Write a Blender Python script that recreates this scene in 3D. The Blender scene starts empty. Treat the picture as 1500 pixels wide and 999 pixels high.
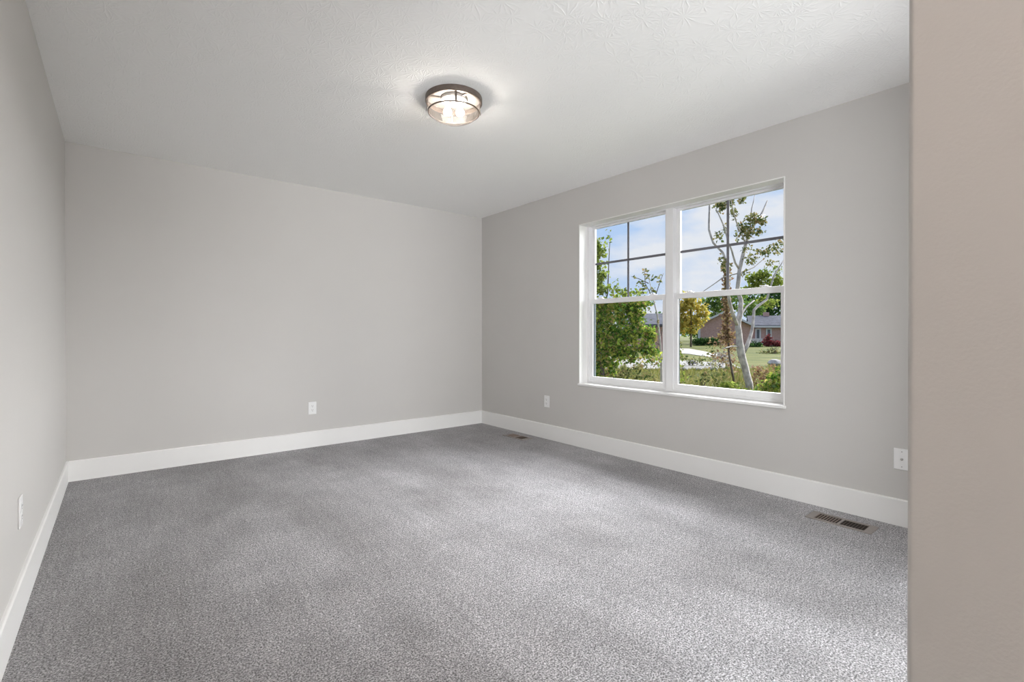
import bpy, bmesh, math, random
from mathutils import Vector, Matrix
R = math.radians
PI = math.pi
sc = bpy.context.scene
COL = sc.collection

# ------------------------------------------------------------------ camera
CAM = Vector((0.2959, 0.0, 1.0663)); F = 709.49; YAW = 0.6820; PITCH = -0.004; CY = 491.12
cam = bpy.data.cameras.new('camera'); co = bpy.data.objects.new('camera', cam); COL.objects.link(co)
cam.sensor_width = 36.0; cam.lens = F*36.0/1500.0; cam.shift_y = -(499.5-CY)/1500.0; cam.clip_start = 0.02; cam.clip_end = 900
co.location = CAM
co.rotation_mode = 'XYZ'
co.rotation_euler = (PI/2+PITCH, 0, -YAW)
sc.camera = co

# ------------------------------------------------------------------ exposure / view
vs = sc.view_settings
vs.view_transform = 'Standard'; vs.look = 'None'; vs.gamma = 1.0; vs.use_curve_mapping = False
vs.exposure = 0.52
sc.cycles.max_bounces = 14; sc.cycles.diffuse_bounces = 8; sc.cycles.transparent_max_bounces = 24
sc.cycles.transmission_bounces = 12
sc.cycles.caustics_reflective = False; sc.cycles.caustics_refractive = False
sc.cycles.sample_clamp_indirect = 6.0

# ------------------------------------------------------------------ sky
W = bpy.data.worlds.new('sky'); sc.world = W; W.use_nodes = True
nt = W.node_tree; N = nt.nodes; L = nt.links
for n in list(N): N.remove(n)
out = N.new('ShaderNodeOutputWorld'); bg = N.new('ShaderNodeBackground'); L.new(bg.outputs[0], out.inputs[0])
tc = N.new('ShaderNodeTexCoord'); sx = N.new('ShaderNodeSeparateXYZ'); L.new(tc.outputs['Generated'], sx.inputs[0])
grad = N.new('ShaderNodeValToRGB'); L.new(sx.outputs['Z'], grad.inputs[0])
e = grad.color_ramp.elements; e[0].position = 0.0; e[0].color = (.62, .73, .92, 1); e[1].position = .55; e[1].color = (.30, .50, .95, 1)
mid = grad.color_ramp.elements.new(.25); mid.color = (.46, .64, .95, 1)
mp = N.new('ShaderNodeMapping'); mp.inputs['Scale'].default_value = (1, 1, 2.6); mp.inputs['Location'].default_value = (.35, .1, .2)
L.new(tc.outputs['Generated'], mp.inputs[0])
cn = N.new('ShaderNodeTexNoise'); cn.inputs['Scale'].default_value = 4.2; cn.inputs['Detail'].default_value = 7; cn.inputs['Roughness'].default_value = .55
L.new(mp.outputs[0], cn.inputs['Vector'])
cr = N.new('ShaderNodeValToRGB'); L.new(cn.outputs[0], cr.inputs[0])
cr.color_ramp.elements[0].position = .45; cr.color_ramp.elements[0].color = (0, 0, 0, 1)
cr.color_ramp.elements[1].position = .62; cr.color_ramp.elements[1].color = (1, 1, 1, 1)
mx = N.new('ShaderNodeMixRGB'); L.new(cr.outputs[0], mx.inputs[0]); L.new(grad.outputs[0], mx.inputs[1]); mx.inputs[2].default_value = (.84, .86, .92, 1)
L.new(mx.outputs[0], bg.inputs[0])
bg.inputs[1].default_value = 0.69

# ------------------------------------------------------------------ hazy sun on the window side
def sun(name, energy, angle, az, el, col):
    l = bpy.data.lights.new(name, 'SUN'); l.energy = energy; l.angle = R(angle); l.color = col
    o = bpy.data.objects.new(name, l); COL.objects.link(o)
    d = Vector((math.sin(R(az))*math.cos(R(el)), math.cos(R(az))*math.cos(R(el)), math.sin(R(el))))  # towards the sun, az from +Y to +X
    o.rotation_euler = d.to_track_quat('Z', 'Y').to_euler()
    o.location = d*30
    return o
sun('hazy_sun', 14.5, 80, 90, 18, (1.0, .985, .97))
# added fill lights, unseen behind the camera, shining in through the front wall opening
dl = bpy.data.lights.new('added_fill_light', 'AREA'); dl.shape = 'RECTANGLE'; dl.size = 2.3; dl.size_y = 1.7; dl.energy = 160.0; dl.color = (.955, .985, 1.0)
dlo = bpy.data.objects.new('added_fill_light', dl); COL.objects.link(dlo); dlo.location = (2.0, -3.9, 1.0); dlo.rotation_euler = (R(94), 0, 0)
d2 = bpy.data.lights.new('added_side_fill_light', 'AREA'); d2.shape = 'RECTANGLE'; d2.size = 1.0; d2.size_y = 1.5; d2.energy = 36.0; d2.color = (.955, .985, 1.0)
d2o = bpy.data.objects.new('added_side_fill_light', d2); COL.objects.link(d2o); d2o.location = (1.25, -1.3, 1.1); d2o.rotation_euler = (R(90), 0, R(-46))
# added warm fill light, unseen, in the entry passage behind the camera
pl = bpy.data.lights.new('passage_fill_light', 'POINT'); pl.shadow_soft_size = .08; pl.energy = 21.0; pl.color = (1.0, .88, .82)
plo = bpy.data.objects.new('passage_fill_light', pl); COL.objects.link(plo); plo.location = (.48, -.85, 2.25)


# ------------------------------------------------------------------ node helpers
def new_mat(name):
    m = bpy.data.materials.new(name); m.use_nodes = True
    for n in list(m.node_tree.nodes): m.node_tree.nodes.remove(n)
    return m, m.node_tree.nodes, m.node_tree.links
def srgb(r, g, b):
    f = lambda c: (c/255/12.92) if c/255 <= .04045 else ((c/255+.055)/1.055)**2.4
    return (f(r), f(g), f(b), 1)
def simple(name, col, rough=.5, metal=0.0, noise=.04, nscale=30, bump=0.0, bscale=200, spec=.5):
    m, n, l = new_mat(name)
    o = n.new('ShaderNodeOutputMaterial'); b = n.new('ShaderNodeBsdfPrincipled'); l.new(b.outputs[0], o.inputs[0])
    t = n.new('ShaderNodeTexCoord'); nz = n.new('ShaderNodeTexNoise'); nz.inputs['Scale'].default_value = nscale; nz.inputs['Detail'].default_value = 4
    l.new(t.outputs['Object'], nz.inputs['Vector'])
    cr = n.new('ShaderNodeValToRGB'); l.new(nz.outputs[0], cr.inputs[0])
    c = col
    cr.color_ramp.elements[0].position = .3; cr.color_ramp.elements[0].color = (c[0]*(1-noise), c[1]*(1-noise), c[2]*(1-noise), 1)
    cr.color_ramp.elements[1].position = .7; cr.color_ramp.elements[1].color = (min(1, c[0]*(1+noise)), min(1, c[1]*(1+noise)), min(1, c[2]*(1+noise)), 1)
    l.new(cr.outputs[0], b.inputs['Base Color'])
    b.inputs['Roughness'].default_value = rough; b.inputs['Metallic'].default_value = metal; b.inputs['Specular IOR Level'].default_value = spec
    if bump:
        nb = n.new('ShaderNodeTexNoise'); nb.inputs['Scale'].default_value = bscale; nb.inputs['Detail'].default_value = 3
        l.new(t.outputs['Object'], nb.inputs['Vector'])
        bp = n.new('ShaderNodeBump'); bp.inputs['Strength'].default_value = bump; bp.inputs['Distance'].default_value = .002
        l.new(nb.outputs[0], bp.inputs['Height']); l.new(bp.outputs[0], b.inputs['Normal'])
    return m
M = {}
M['wall'] = simple('wall_paint', (.602, .587, .570), rough=.75, noise=.006, nscale=3, bump=.12, bscale=260, spec=.25)
M['trim'] = simple('white_trim_paint', (.86, .855, .845), rough=.38, noise=.005, nscale=5, spec=.45)
M['vinyl'] = simple('white_vinyl', (.84, .84, .85), rough=.35, noise=.004, nscale=6, spec=.45)
M['grille'] = simple('grey_grille_bar', (.15, .15, .17), rough=.5, noise=.02)  # white bars seen against the sky; their backlit shade is put into the grey
M['gasket'] = simple('dark_gasket', (.10, .13, .14), rough=.6, noise=.05)
M['plate'] = simple('white_plastic', (.86, .86, .86), rough=.3, noise=.004)
M['slot'] = simple('dark_slot', (.05, .045, .04), rough=.6, noise=.05)
M['steel'] = simple('nickel_screw', (.45, .44, .43), rough=.35, metal=1.0, noise=.05)
M['bronze'] = simple('brushed_bronze', (.17, .135, .115), rough=.42, metal=.6, noise=.12, nscale=80)
M['register'] = simple('taupe_register', (.29, .26, .24), rough=.5, noise=.05, nscale=60)
M['vane'] = simple('brown_vane', (.22, .17, .145), rough=.5, noise=.05)
M['duct'] = simple('duct_shade', (.02, .014, .01), rough=.8, noise=.1)
M['pan'] = simple('satin_pan', (.24, .225, .21), rough=.45, metal=.0, noise=.02)
M['socket'] = simple('white_ceramic', (.8, .79, .76), rough=.4, noise=.01)
M['hall_door'] = simple('white_door_paint', (.80, .79, .78), rough=.4, noise=.005)

def ceiling_mat():
    m, n, l = new_mat('stomped_ceiling_paint')
    o = n.new('ShaderNodeOutputMaterial'); b = n.new('ShaderNodeBsdfPrincipled'); l.new(b.outputs[0], o.inputs[0])
    b.inputs['Base Color'].default_value = (.93, .93, .92, 1); b.inputs['Roughness'].default_value = .85; b.inputs['Specular IOR Level'].default_value = .2
    t = n.new('ShaderNodeTexCoord')
    def math_(op, a, b2=None, c=None):
        q = n.new('ShaderNodeMath'); q.operation = op
        for i, v in enumerate((a, b2, c)):
            if v is None: continue
            if isinstance(v, (int, float)): q.inputs[i].default_value = v
            else: l.new(v, q.inputs[i])
        return q.outputs[0]
    outs = []
    for scale, k, off in ((5.5, 15, 0.0), (6.5, 13, 3.7), (8.0, 11, 9.1)):
        ad = n.new('ShaderNodeVectorMath'); ad.operation = 'ADD'; ad.inputs[1].default_value = (off, off*.6, 0); l.new(t.outputs['Object'], ad.inputs[0])
        nz = n.new('ShaderNodeTexNoise'); nz.inputs['Scale'].default_value = 9; nz.inputs['Detail'].default_value = 2; l.new(ad.outputs[0], nz.inputs['Vector'])
        v = n.new('ShaderNodeTexVoronoi'); v.voronoi_dimensions = '2D'; v.inputs['Scale'].default_value = scale; v.inputs['Randomness'].default_value = 1
        l.new(ad.outputs[0], v.inputs['Vector'])
        sb = n.new('ShaderNodeVectorMath'); sb.operation = 'SUBTRACT'; l.new(ad.outputs[0], sb.inputs[0]); l.new(v.outputs['Position'], sb.inputs[1])
        s = n.new('ShaderNodeSeparateXYZ'); l.new(sb.outputs[0], s.inputs[0])
        ang = math_('ARCTAN2', s.outputs[1], s.outputs[0])
        a2 = math_('MULTIPLY_ADD', nz.outputs[0], 9.0, math_('MULTIPLY', ang, k))
        rid = math_('POWER', math_('MULTIPLY_ADD', math_('SINE', a2), .5, .5), 5.0)
        fall = math_('MULTIPLY', math_('SUBTRACT', 1.0, math_('MINIMUM', math_('MULTIPLY', v.outputs['Distance'], 1.7), 1.0)), math_('MINIMUM', math_('MULTIPLY', v.outputs['Distance'], 6.0), 1.0))
        outs.append(math_('MULTIPLY', rid, fall))
    h = math_('MAXIMUM', math_('MAXIMUM', outs[0], outs[1]), outs[2])
    fn = n.new('ShaderNodeTexNoise'); fn.inputs['Scale'].default_value = 60; fn.inputs['Detail'].default_value = 4; l.new(t.outputs['Object'], fn.inputs['Vector'])
    h = math_('MULTIPLY_ADD', fn.outputs[0], .25, h)
    bp = n.new('ShaderNodeBump'); bp.inputs['Strength'].default_value = .4; bp.inputs['Distance'].default_value = .004
    l.new(h, bp.inputs['Height']); l.new(bp.outputs[0], b.inputs['Normal'])
    return m
M['ceiling'] = ceiling_mat()

def carpet_mat():
    m, n, l = new_mat('grey_carpet_pile')
    o = n.new('ShaderNodeOutputMaterial'); b = n.new('ShaderNodeBsdfPrincipled'); l.new(b.outputs[0], o.inputs[0])
    b.inputs['Roughness'].default_value = .95; b.inputs['Specular IOR Level'].default_value = .1
    b.inputs['Sheen Weight'].default_value = .25; b.inputs['Sheen Roughness'].default_value = .5
    t = n.new('ShaderNodeTexCoord')
    def noise(scale, detail=2, rough=.5, vec=None, sc3=None):
        q = n.new('ShaderNodeTexNoise'); q.inputs['Scale'].default_value = scale; q.inputs['Detail'].default_value = detail; q.inputs['Roughness'].default_value = rough
        src = t.outputs['Object']
        if sc3:
            mp = n.new('ShaderNodeMapping'); mp.inputs['Scale'].default_value = sc3[:3]; mp.inputs['Rotation'].default_value = (0, 0, sc3[3]); l.new(src, mp.inputs[0]); src = mp.outputs[0]
        l.new(src, q.inputs['Vector']); return q.outputs[0]
    def ramp(src, p0, c0, p1, c1):
        q = n.new('ShaderNodeValToRGB'); l.new(src, q.inputs[0])
        q.color_ramp.elements[0].position = p0; q.color_ramp.elements[0].color = c0 + (1,)
        q.color_ramp.elements[1].position = p1; q.color_ramp.elements[1].color = c1 + (1,); return q.outputs[0]
    def mul(a, c, fac=1.0):
        q = n.new('ShaderNodeMixRGB'); q.blend_type = 'MULTIPLY'; q.inputs[0].default_value = fac; l.new(a, q.inputs[1]); l.new(c, q.inputs[2]); return q.outputs[0]
    tuft = noise(170, 3, .75)
    mids = ramp(noise(48, 4, .75), .36, (.74, .74, .74), .64, (1.16, 1.16, 1.16))
    base = mul(ramp(tuft, .41, (.10, .096, .098), .59, (.77, .755, .775)), mids)
    fleck = ramp(noise(95, 2, .6), .35, (.72, .72, .72), .65, (1.12, 1.12, 1.12))
    c = mul(base, fleck)
    # pile brushed one way or the other by the vacuum cleaner
    lanes = ramp(noise(1.0, 2, .5, sc3=(1.9, .8, 1, R(-14))), .40, (.80, .79, .79), .62, (1.06, 1.06, 1.07))
    patch = ramp(noise(4.0, 5, .65), .35, (.84, .84, .84), .65, (1.05, 1.05, 1.05))
    streak = ramp(noise(1.0, 2, .5, sc3=(34, 2.4, 1, R(-6))),   .35, (.93, .93, .93), .65, (1.04, 1.04, 1.04))
    c = mul(mul(mul(c, lanes), patch), streak)
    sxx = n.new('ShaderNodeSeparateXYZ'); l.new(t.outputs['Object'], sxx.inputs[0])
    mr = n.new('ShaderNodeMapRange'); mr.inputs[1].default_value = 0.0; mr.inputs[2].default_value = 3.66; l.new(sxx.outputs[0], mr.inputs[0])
    c = mul(c, ramp(mr.outputs[0], .10, (.84, .84, .84), .52, (1.06, 1.06, 1.07)))     # darker towards the left wall, lighter from mid-room on
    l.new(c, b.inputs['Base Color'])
    bp = n.new('ShaderNodeBump'); bp.inputs['Strength'].default_value = .9; bp.inputs['Distance'].default_value = .006
    l.new(tuft, bp.inputs['Height']); l.new(bp.outputs[0], b.inputs['Normal'])
    return m
M['carpet'] = carpet_mat()

def glass_mat(name, tint=(.97, .98, .98), seeded=False):
    m, n, l = new_mat(name)
    o = n.new('ShaderNodeOutputMaterial'); mix = n.new('ShaderNodeMixShader'); l.new(mix.outputs[0], o.inputs[0])
    tr = n.new('ShaderNodeBsdfTransparent'); tr.inputs[0].default_value = tint + (1,)
    gl = n.new('ShaderNodeBsdfGlossy'); gl.inputs['Roughness'].default_value = 0.0 if not seeded else .12
    fr = n.new('ShaderNodeFresnel'); fr.inputs[0].default_value = 1.45 if seeded else 1.12
    l.new(fr.outputs[0], mix.inputs[0]); l.new(gl.outputs[0], mix.inputs[2])
    if seeded:
        t = n.new('ShaderNodeTexCoord'); v = n.new('ShaderNodeTexVoronoi'); v.inputs['Scale'].default_value = 110; l.new(t.outputs['Object'], v.inputs['Vector'])
        mp = n.new('ShaderNodeMapping'); mp.inputs['Scale'].default_value = (1, 1, .35); l.new(t.outputs['Object'], mp.inputs[0]); l.new(mp.outputs[0], v.inputs['Vector'])
        cr = n.new('ShaderNodeValToRGB'); l.new(v.outputs['Distance'], cr.inputs[0])
        cr.color_ramp.elements[0].position = .18; cr.color_ramp.elements[0].color = (.13, .13, .13, 1); cr.color_ramp.elements[1].position = .34; cr.color_ramp.elements[1].color = (.03, .03, .03, 1)
        tl = n.new('ShaderNodeBsdfTranslucent'); tl.inputs[0].default_value = (.85, .81, .77, 1)
        df = n.new('ShaderNodeBsdfDiffuse'); df.inputs[0].default_value = (.85, .81, .77, 1)
        m0 = n.new('ShaderNodeMixShader'); m0.inputs[0].default_value = .45; l.new(tl.outputs[0], m0.inputs[1]); l.new(df.outputs[0], m0.inputs[2])
        m2 = n.new('ShaderNodeMixShader'); l.new(cr.outputs[0], m2.inputs[0]); l.new(tr.outputs[0], m2.inputs[1]); l.new(m0.outputs[0], m2.inputs[2])
        bp = n.new('ShaderNodeBump'); bp.inputs['Strength'].default_value = .6; bp.inputs['Distance'].default_value = .003; l.new(v.outputs['Distance'], bp.inputs['Height'])
        l.new(bp.outputs[0], gl.inputs['Normal']); l.new(m2.outputs[0], mix.inputs[1])
    else:
        l.new(tr.outputs[0], mix.inputs[1])
    return m
M['glass'] = glass_mat('window_glass')
M['seeded'] = glass_mat('seeded_glass', (.95, .94, .92), True)
def emit(name, col, s):
    m, n, l = new_mat(name); o = n.new('ShaderNodeOutputMaterial'); e = n.new('ShaderNodeEmission'); e.inputs[0].default_value = col + (1,); e.inputs[1].default_value = s
    l.new(e.outputs[0], o.inputs[0]); return m
M['bulb'] = emit('glowing_bulb', (1.0, .925, .85), 112.0)

def leaf_mat(name, cols, trans=.35):
    m, n, l = new_mat(name); o = n.new('ShaderNodeOutputMaterial')
    g = n.new('ShaderNodeNewGeometry'); cr = n.new('ShaderNodeValToRGB'); l.new(g.outputs['Random Per Island'], cr.inputs[0])
    el = cr.color_ramp.elements
    while len(el) < len(cols): el.new(.5)
    for i, c in enumerate(cols): el[i].position = i/(len(cols)-1); el[i].color = c + (1,)
    d = n.new('ShaderNodeBsdfDiffuse'); t = n.new('ShaderNodeBsdfTranslucent'); mi = n.new('ShaderNodeMixShader'); mi.inputs[0].default_value = trans
    l.new(cr.outputs[0], d.inputs[0]); l.new(cr.outputs[0], t.inputs[0]); l.new(d.outputs[0], mi.inputs[1]); l.new(t.outputs[0], mi.inputs[2]); l.new(mi.outputs[0], o.inputs[0])
    return m
M['leaf_green'] = leaf_mat('green_leaves', [(0.035, 0.088, 0.018), (0.105, 0.21, 0.035), (0.245, 0.367, 0.061), (0.525, 0.595, 0.105), (0.385, 0.28, 0.123), (0.14, 0.263, 0.088)])
M['leaf_lime'] = leaf_mat('lime_leaves', [(0.065, 0.104, 0.026), (0.169, 0.234, 0.039), (0.364, 0.429, 0.091), (0.13, 0.156, 0.065)])
M['leaf_olive'] = leaf_mat('olive_leaves', [(0.054, 0.081, 0.027), (0.121, 0.149, 0.054), (0.27, 0.27, 0.108), (0.297, 0.216, 0.108)])
M['leaf_yellow'] = leaf_mat('yellow_leaves', [(0.23, 0.209, 0.042), (0.498, 0.399, 0.084), (0.689, 0.532, 0.125), (0.344, 0.38, 0.105)])
M['leaf_dark'] = leaf_mat('dark_green_leaves', [(0.023, 0.058, 0.019), (0.058, 0.127, 0.039), (0.117, 0.215, 0.058)])
M['leaf_mid'] = leaf_mat('distant_green_leaves', [(0.067, 0.132, 0.039), (0.154, 0.254, 0.058), (0.287, 0.375, 0.097)])
M['leaf_red'] = leaf_mat('red_leaves', [(0.109, 0.022, 0.025), (0.2, 0.045, 0.05), (0.155, 0.078, 0.063)])
M['leaf_rust'] = leaf_mat('rust_leaves', [(0.126, 0.078, 0.05), (0.27, 0.155, 0.099), (0.288, 0.241, 0.099), (0.432, 0.31, 0.215)])
M['blossom'] = leaf_mat('pale_seed_heads', [(.20, .18, .14), (.36, .33, .30), (.44, .42, .40)])
M['grass'] = leaf_mat('grass_blades', [(.10, .12, .03), (.19, .20, .05), (.30, .27, .10), (.16, .19, .04), (.26, .18, .09)])
M['bark_pale'] = simple('pale_bark', (.43, .39, .36), rough=.9, noise=.35, nscale=9, bump=.5, bscale=30)
M['bark_dark'] = simple('dark_bark', (.13, .105, .09), rough=.9, noise=.3, nscale=14)
M['concrete'] = simple('pale_concrete', (.30, .28, .25), rough=.9, noise=.08, nscale=2)
M['gravel'] = simple('pale_gravel', (.16, .15, .138), rough=.9, noise=.22, nscale=4)
M['rock'] = simple('pale_rock', (.36, .34, .32), rough=1, noise=.2, nscale=3, spec=.05)
M['shingle'] = simple('grey_shingles', (.13, .13, .145), rough=1, noise=.2, nscale=2, spec=.03)
M['fascia'] = simple('white_fascia', (.60, .60, .60), rough=.6, noise=.01)
M['pane_dark'] = simple('house_window_glass', (.10, .11, .13), rough=.2, noise=.1)
def brick_mat():
    m, n, l = new_mat('red_brick'); o = n.new('ShaderNodeOutputMaterial'); b = n.new('ShaderNodeBsdfPrincipled'); l.new(b.outputs[0], o.inputs[0])
    t = n.new('ShaderNodeTexCoord'); mp = n.new('ShaderNodeMapping'); mp.inputs['Rotation'].default_value = (R(90), 0, 0); l.new(t.outputs['Object'], mp.inputs[0])
    k = n.new('ShaderNodeTexBrick'); k.inputs['Scale'].default_value = 4.5; k.inputs['Color1'].default_value = (0.403, 0.209, 0.178, 1); k.inputs['Color2'].default_value = (0.540, 0.330, 0.285, 1); k.inputs['Mortar'].default_value = (0.560, 0.462, 0.420, 1)
    k.inputs['Mortar Size'].default_value = .02
    l.new(mp.outputs[0], k.inputs['Vector']); l.new(k.outputs[0], b.inputs['Base Color']); b.inputs['Roughness'].default_value = .9
    return m
M['brick'] = brick_mat()
def ground_mat():
    m, n, l = new_mat('lawn'); o = n.new('ShaderNodeOutputMaterial'); b = n.new('ShaderNodeBsdfPrincipled'); l.new(b.outputs[0], o.inputs[0]); b.inputs['Roughness'].default_value = 1; b.inputs['Specular IOR Level'].default_value = .05
    t = n.new('ShaderNodeTexCoord')
    a = n.new('ShaderNodeTexNoise'); a.inputs['Scale'].default_value = .35; a.inputs['Detail'].default_value = 8; a.inputs['Roughness'].default_value = .7; l.new(t.outputs['Object'], a.inputs['Vector'])
    c = n.new('ShaderNodeValToRGB'); l.new(a.outputs[0], c.inputs[0])
    el = c.color_ramp.elements; el[0].position = .33; el[0].color = (0.051, 0.065, 0.013, 1); el[1].position = .68; el[1].color = (0.156, 0.141, 0.049, 1)
    q = el.new(.5); q.color = (0.101, 0.110, 0.026, 1)
    l.new(c.outputs[0], b.inputs['Base Color']); return m
M['ground'] = ground_mat()

# ------------------------------------------------------------------ mesh helpers
class MB:
    def __init__(s): s.bm = bmesh.new()
    def box(s, a, b, bevel=0.0, seg=2, mat=None):
        a = Vector(a); b = Vector(b)
        r = bmesh.ops.create_cube(s.bm, size=1.0)
        vs_ = r['verts']
        bmesh.ops.scale(s.bm, vec=b-a, verts=vs_); bmesh.ops.translate(s.bm, vec=(a+b)/2, verts=vs_)
        if bevel:
            ed = list({e for v in vs_ for e in v.link_edges})
            bmesh.ops.bevel(s.bm, geom=ed, offset=bevel, segments=seg, affect='EDGES', profile=.5)
        if mat is not None:
            pass
        return s
    def xbox(s, mat4, size, bevel=0.0):
        n0 = len(s.bm.verts)
        r = bmesh.ops.create_cube(s.bm, size=1.0); vs_ = r['verts']
        bmesh.ops.scale(s.bm, vec=Vector(size), verts=vs_)
        if bevel:
            ed = list({e for v in vs_ for e in v.link_edges})
            rr = bmesh.ops.bevel(s.bm, geom=ed, offset=bevel, segments=2, affect='EDGES', profile=.5)
            s.bm.verts.ensure_lookup_table(); vs_ = s.bm.verts[n0:]
        bmesh.ops.transform(s.bm, matrix=mat4, verts=vs_)
        return s
    def lathe(s, prof, c=(0, 0, 0), seg=48, axis='Z', close=False):
        rings = []
        for r, z in prof:
            ring = []
            for i in range(seg):
                a = 2*PI*i/seg
                p = Vector((r*math.cos(a), r*math.sin(a), z))
                if axis == 'X': p = Vector((z, r*math.cos(a), r*math.sin(a)))
                if axis == 'Y': p = Vector((r*math.sin(a), z, r*math.cos(a)))
                ring.append(s.bm.verts.new(p+Vector(c)))
            rings.append(ring)
        k = len(rings)
        for j in range(k if close else k-1):
            A, B = rings[j], rings[(j+1) % k]
            for i in range(seg):
                s.bm.faces.new((A[i], A[(i+1) % seg], B[(i+1) % seg], B[i]))
        if not close:
            for ring in (rings[0], rings[-1]):
                try: s.bm.faces.new(ring)
                except ValueError: pass
        return s
    def tube(s, pts, rad, seg=7):
        pts = [Vector(p) for p in pts]
        if isinstance(rad, (int, float)): rad = [rad]*len(pts)
        rings = []
        for i, p in enumerate(pts):
            t = (pts[min(i+1, len(pts)-1)]-pts[max(i-1, 0)]).normalized()
            u = t.cross(Vector((.3, .9, .2))).normalized(); v = t.cross(u)
            rings.append([s.bm.verts.new(p+(u*math.cos(2*PI*k/seg)+v*math.sin(2*PI*k/seg))*rad[i]) for k in range(seg)])
        for A, B in zip(rings, rings[1:]):
            for k in range(seg): s.bm.faces.new((A[k], A[(k+1) % seg], B[(k+1) % seg], B[k]))
        s.bm.faces.new(rings[0]); s.bm.faces.new(rings[-1])
        return s
    def poly(s, pts, thick):
        # pts: outline, thick: extrusion vector
        a = [s.bm.verts.new(Vector(p)) for p in pts]; b = [s.bm.verts.new(Vector(p)+Vector(thick)) for p in pts]
        s.bm.faces.new(a); s.bm.faces.new(b[::-1])
        for i in range(len(a)): s.bm.faces.new((a[i], b[i], b[(i+1) % len(a)], a[(i+1) % len(a)]))
        return s
    def leaf(s, p, size, rng, droop=.3):
        n = Vector((rng.gauss(0, 1), rng.gauss(0, 1), rng.gauss(0, .8)+.5)).normalized()
        u = n.orthogonal().normalized(); a = rng.random()*2*PI
        v = n.cross(u); d = u*math.cos(a)+v*math.sin(a); w = n.cross(d)
        L_ = size*rng.uniform(.6, 1.3); q = L_*.36
        vs_ = [p, p+d*L_*.45+w*q+n*q*.35, p+d*L_-n*L_*droop*.4, p+d*L_*.45-w*q+n*q*.35]
        vs_ = [s.bm.verts.new(x) for x in vs_]
        s.bm.faces.new((vs_[0], vs_[1], vs_[2])); s.bm.faces.new((vs_[0], vs_[2], vs_[3]))
    def build(s, name, mat, parent=None, smooth=False, recalc=True):
        if recalc: bmesh.ops.recalc_face_normals(s.bm, faces=s.bm.faces)
        me = bpy.data.meshes.new(name); s.bm.to_mesh(me); s.bm.free()
        if smooth:
            for f in me.polygons: f.use_smooth = True
        me.materials.append(mat)
        o = bpy.data.objects.new(name, me); COL.objects.link(o)
        if parent is not None:
            o.parent = parent
        return o
def smooth_by_angle(o, deg=40):
    me = o.data; bm = bmesh.new(); bm.from_mesh(me)
    for f in bm.faces: f.smooth = True
    for e in bm.edges:
        if len(e.link_faces) == 2 and e.calc_face_angle(0) > R(deg): e.smooth = False
    bm.to_mesh(me); bm.free(); return o
def thing(name, label, cat, loc=(0, 0, 0), rz=0.0, group=None):
    o = bpy.data.objects.new(name, None); COL.objects.link(o); o.location = loc; o.rotation_euler = (0, 0, rz); o.empty_display_size = .1
    o['label'] = label; o['category'] = cat
    if group: o['group'] = group
    return o
def struct(name, mb, mat, label=None, cat=None, smooth=False):
    o = mb.build(name, mat, smooth=smooth); o['kind'] = 'structure'
    o['label'] = label; o['category'] = cat
    return o
def copy_tree(o, parent=None):
    c = o.copy(); COL.objects.link(c)
    if parent is not None: c.parent = parent
    for ch in [x for x in bpy.data.objects if x.parent == o and x != c]: copy_tree(ch, c)
    return c

# direction through a point of the picture (1500x999) -> place in the world
def ray(x, y):
    r = (x-750)/F; u = -(y-CY)/F; d = 1.0
    cp, sp = math.cos(PITCH), math.sin(PITCH); d, u = d*cp-u*sp, d*sp+u*cp
    c, s = math.cos(YAW), math.sin(YAW)
    return Vector((r*c+d*s, -r*s+d*c, u))
def P(x, y, depth): return CAM+ray(x, y)*depth
def hit(x, y, ax, val):
    v = ray(x, y); return CAM+v*((val-CAM[ax])/v[ax])

# ------------------------------------------------------------------ room shell
H = 2.44; RW = 3.658; RD = 4.709; FY = 0.1358; EX = 0.95; BY = -1.7   # room width, depth, front wall, entry wall, rear of the entry passage
WY0, WY1, WZ0, WZ1 = 1.330, 3.134, 0.588, 2.083                       # window opening
TH = 0.165
mb = MB()
VENTS = [(3.455, .948), (3.478, 3.83)]   # places of the two registers on the floor
mb.box((-.2, -4.3, -.12), (RW+.2, RD+.2, 0.0))
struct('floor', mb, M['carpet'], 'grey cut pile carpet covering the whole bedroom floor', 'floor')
struct('ceiling', MB().box((-.2, -4.3, H), (RW+.2, RD+.2, H+.15)), M['ceiling'], 'white ceiling with stomped star texture', 'ceiling')
struct('wall_left', MB().box((-.15, BY, 0), (0, RD, H)), M['wall'], 'pale grey side wall facing the window', 'wall')
struct('wall_back', MB().box((-.15, RD, 0), (RW, RD+.15, H)), M['wall'], 'pale greige end wall with one power outlet', 'wall')
mb = MB()
mb.box((RW, FY-.12, 0), (RW+TH, WY0, H)); mb.box((RW, WY1, 0), (RW+TH, RD+.15, H))
mb.box((RW, WY0, 0), (RW+TH, WY1, WZ0)); mb.box((RW, WY0, WZ1), (RW+TH, WY1, H))
struct('wall_right', mb, M['wall'], 'greige window wall of the bedroom', 'wall')
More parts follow.
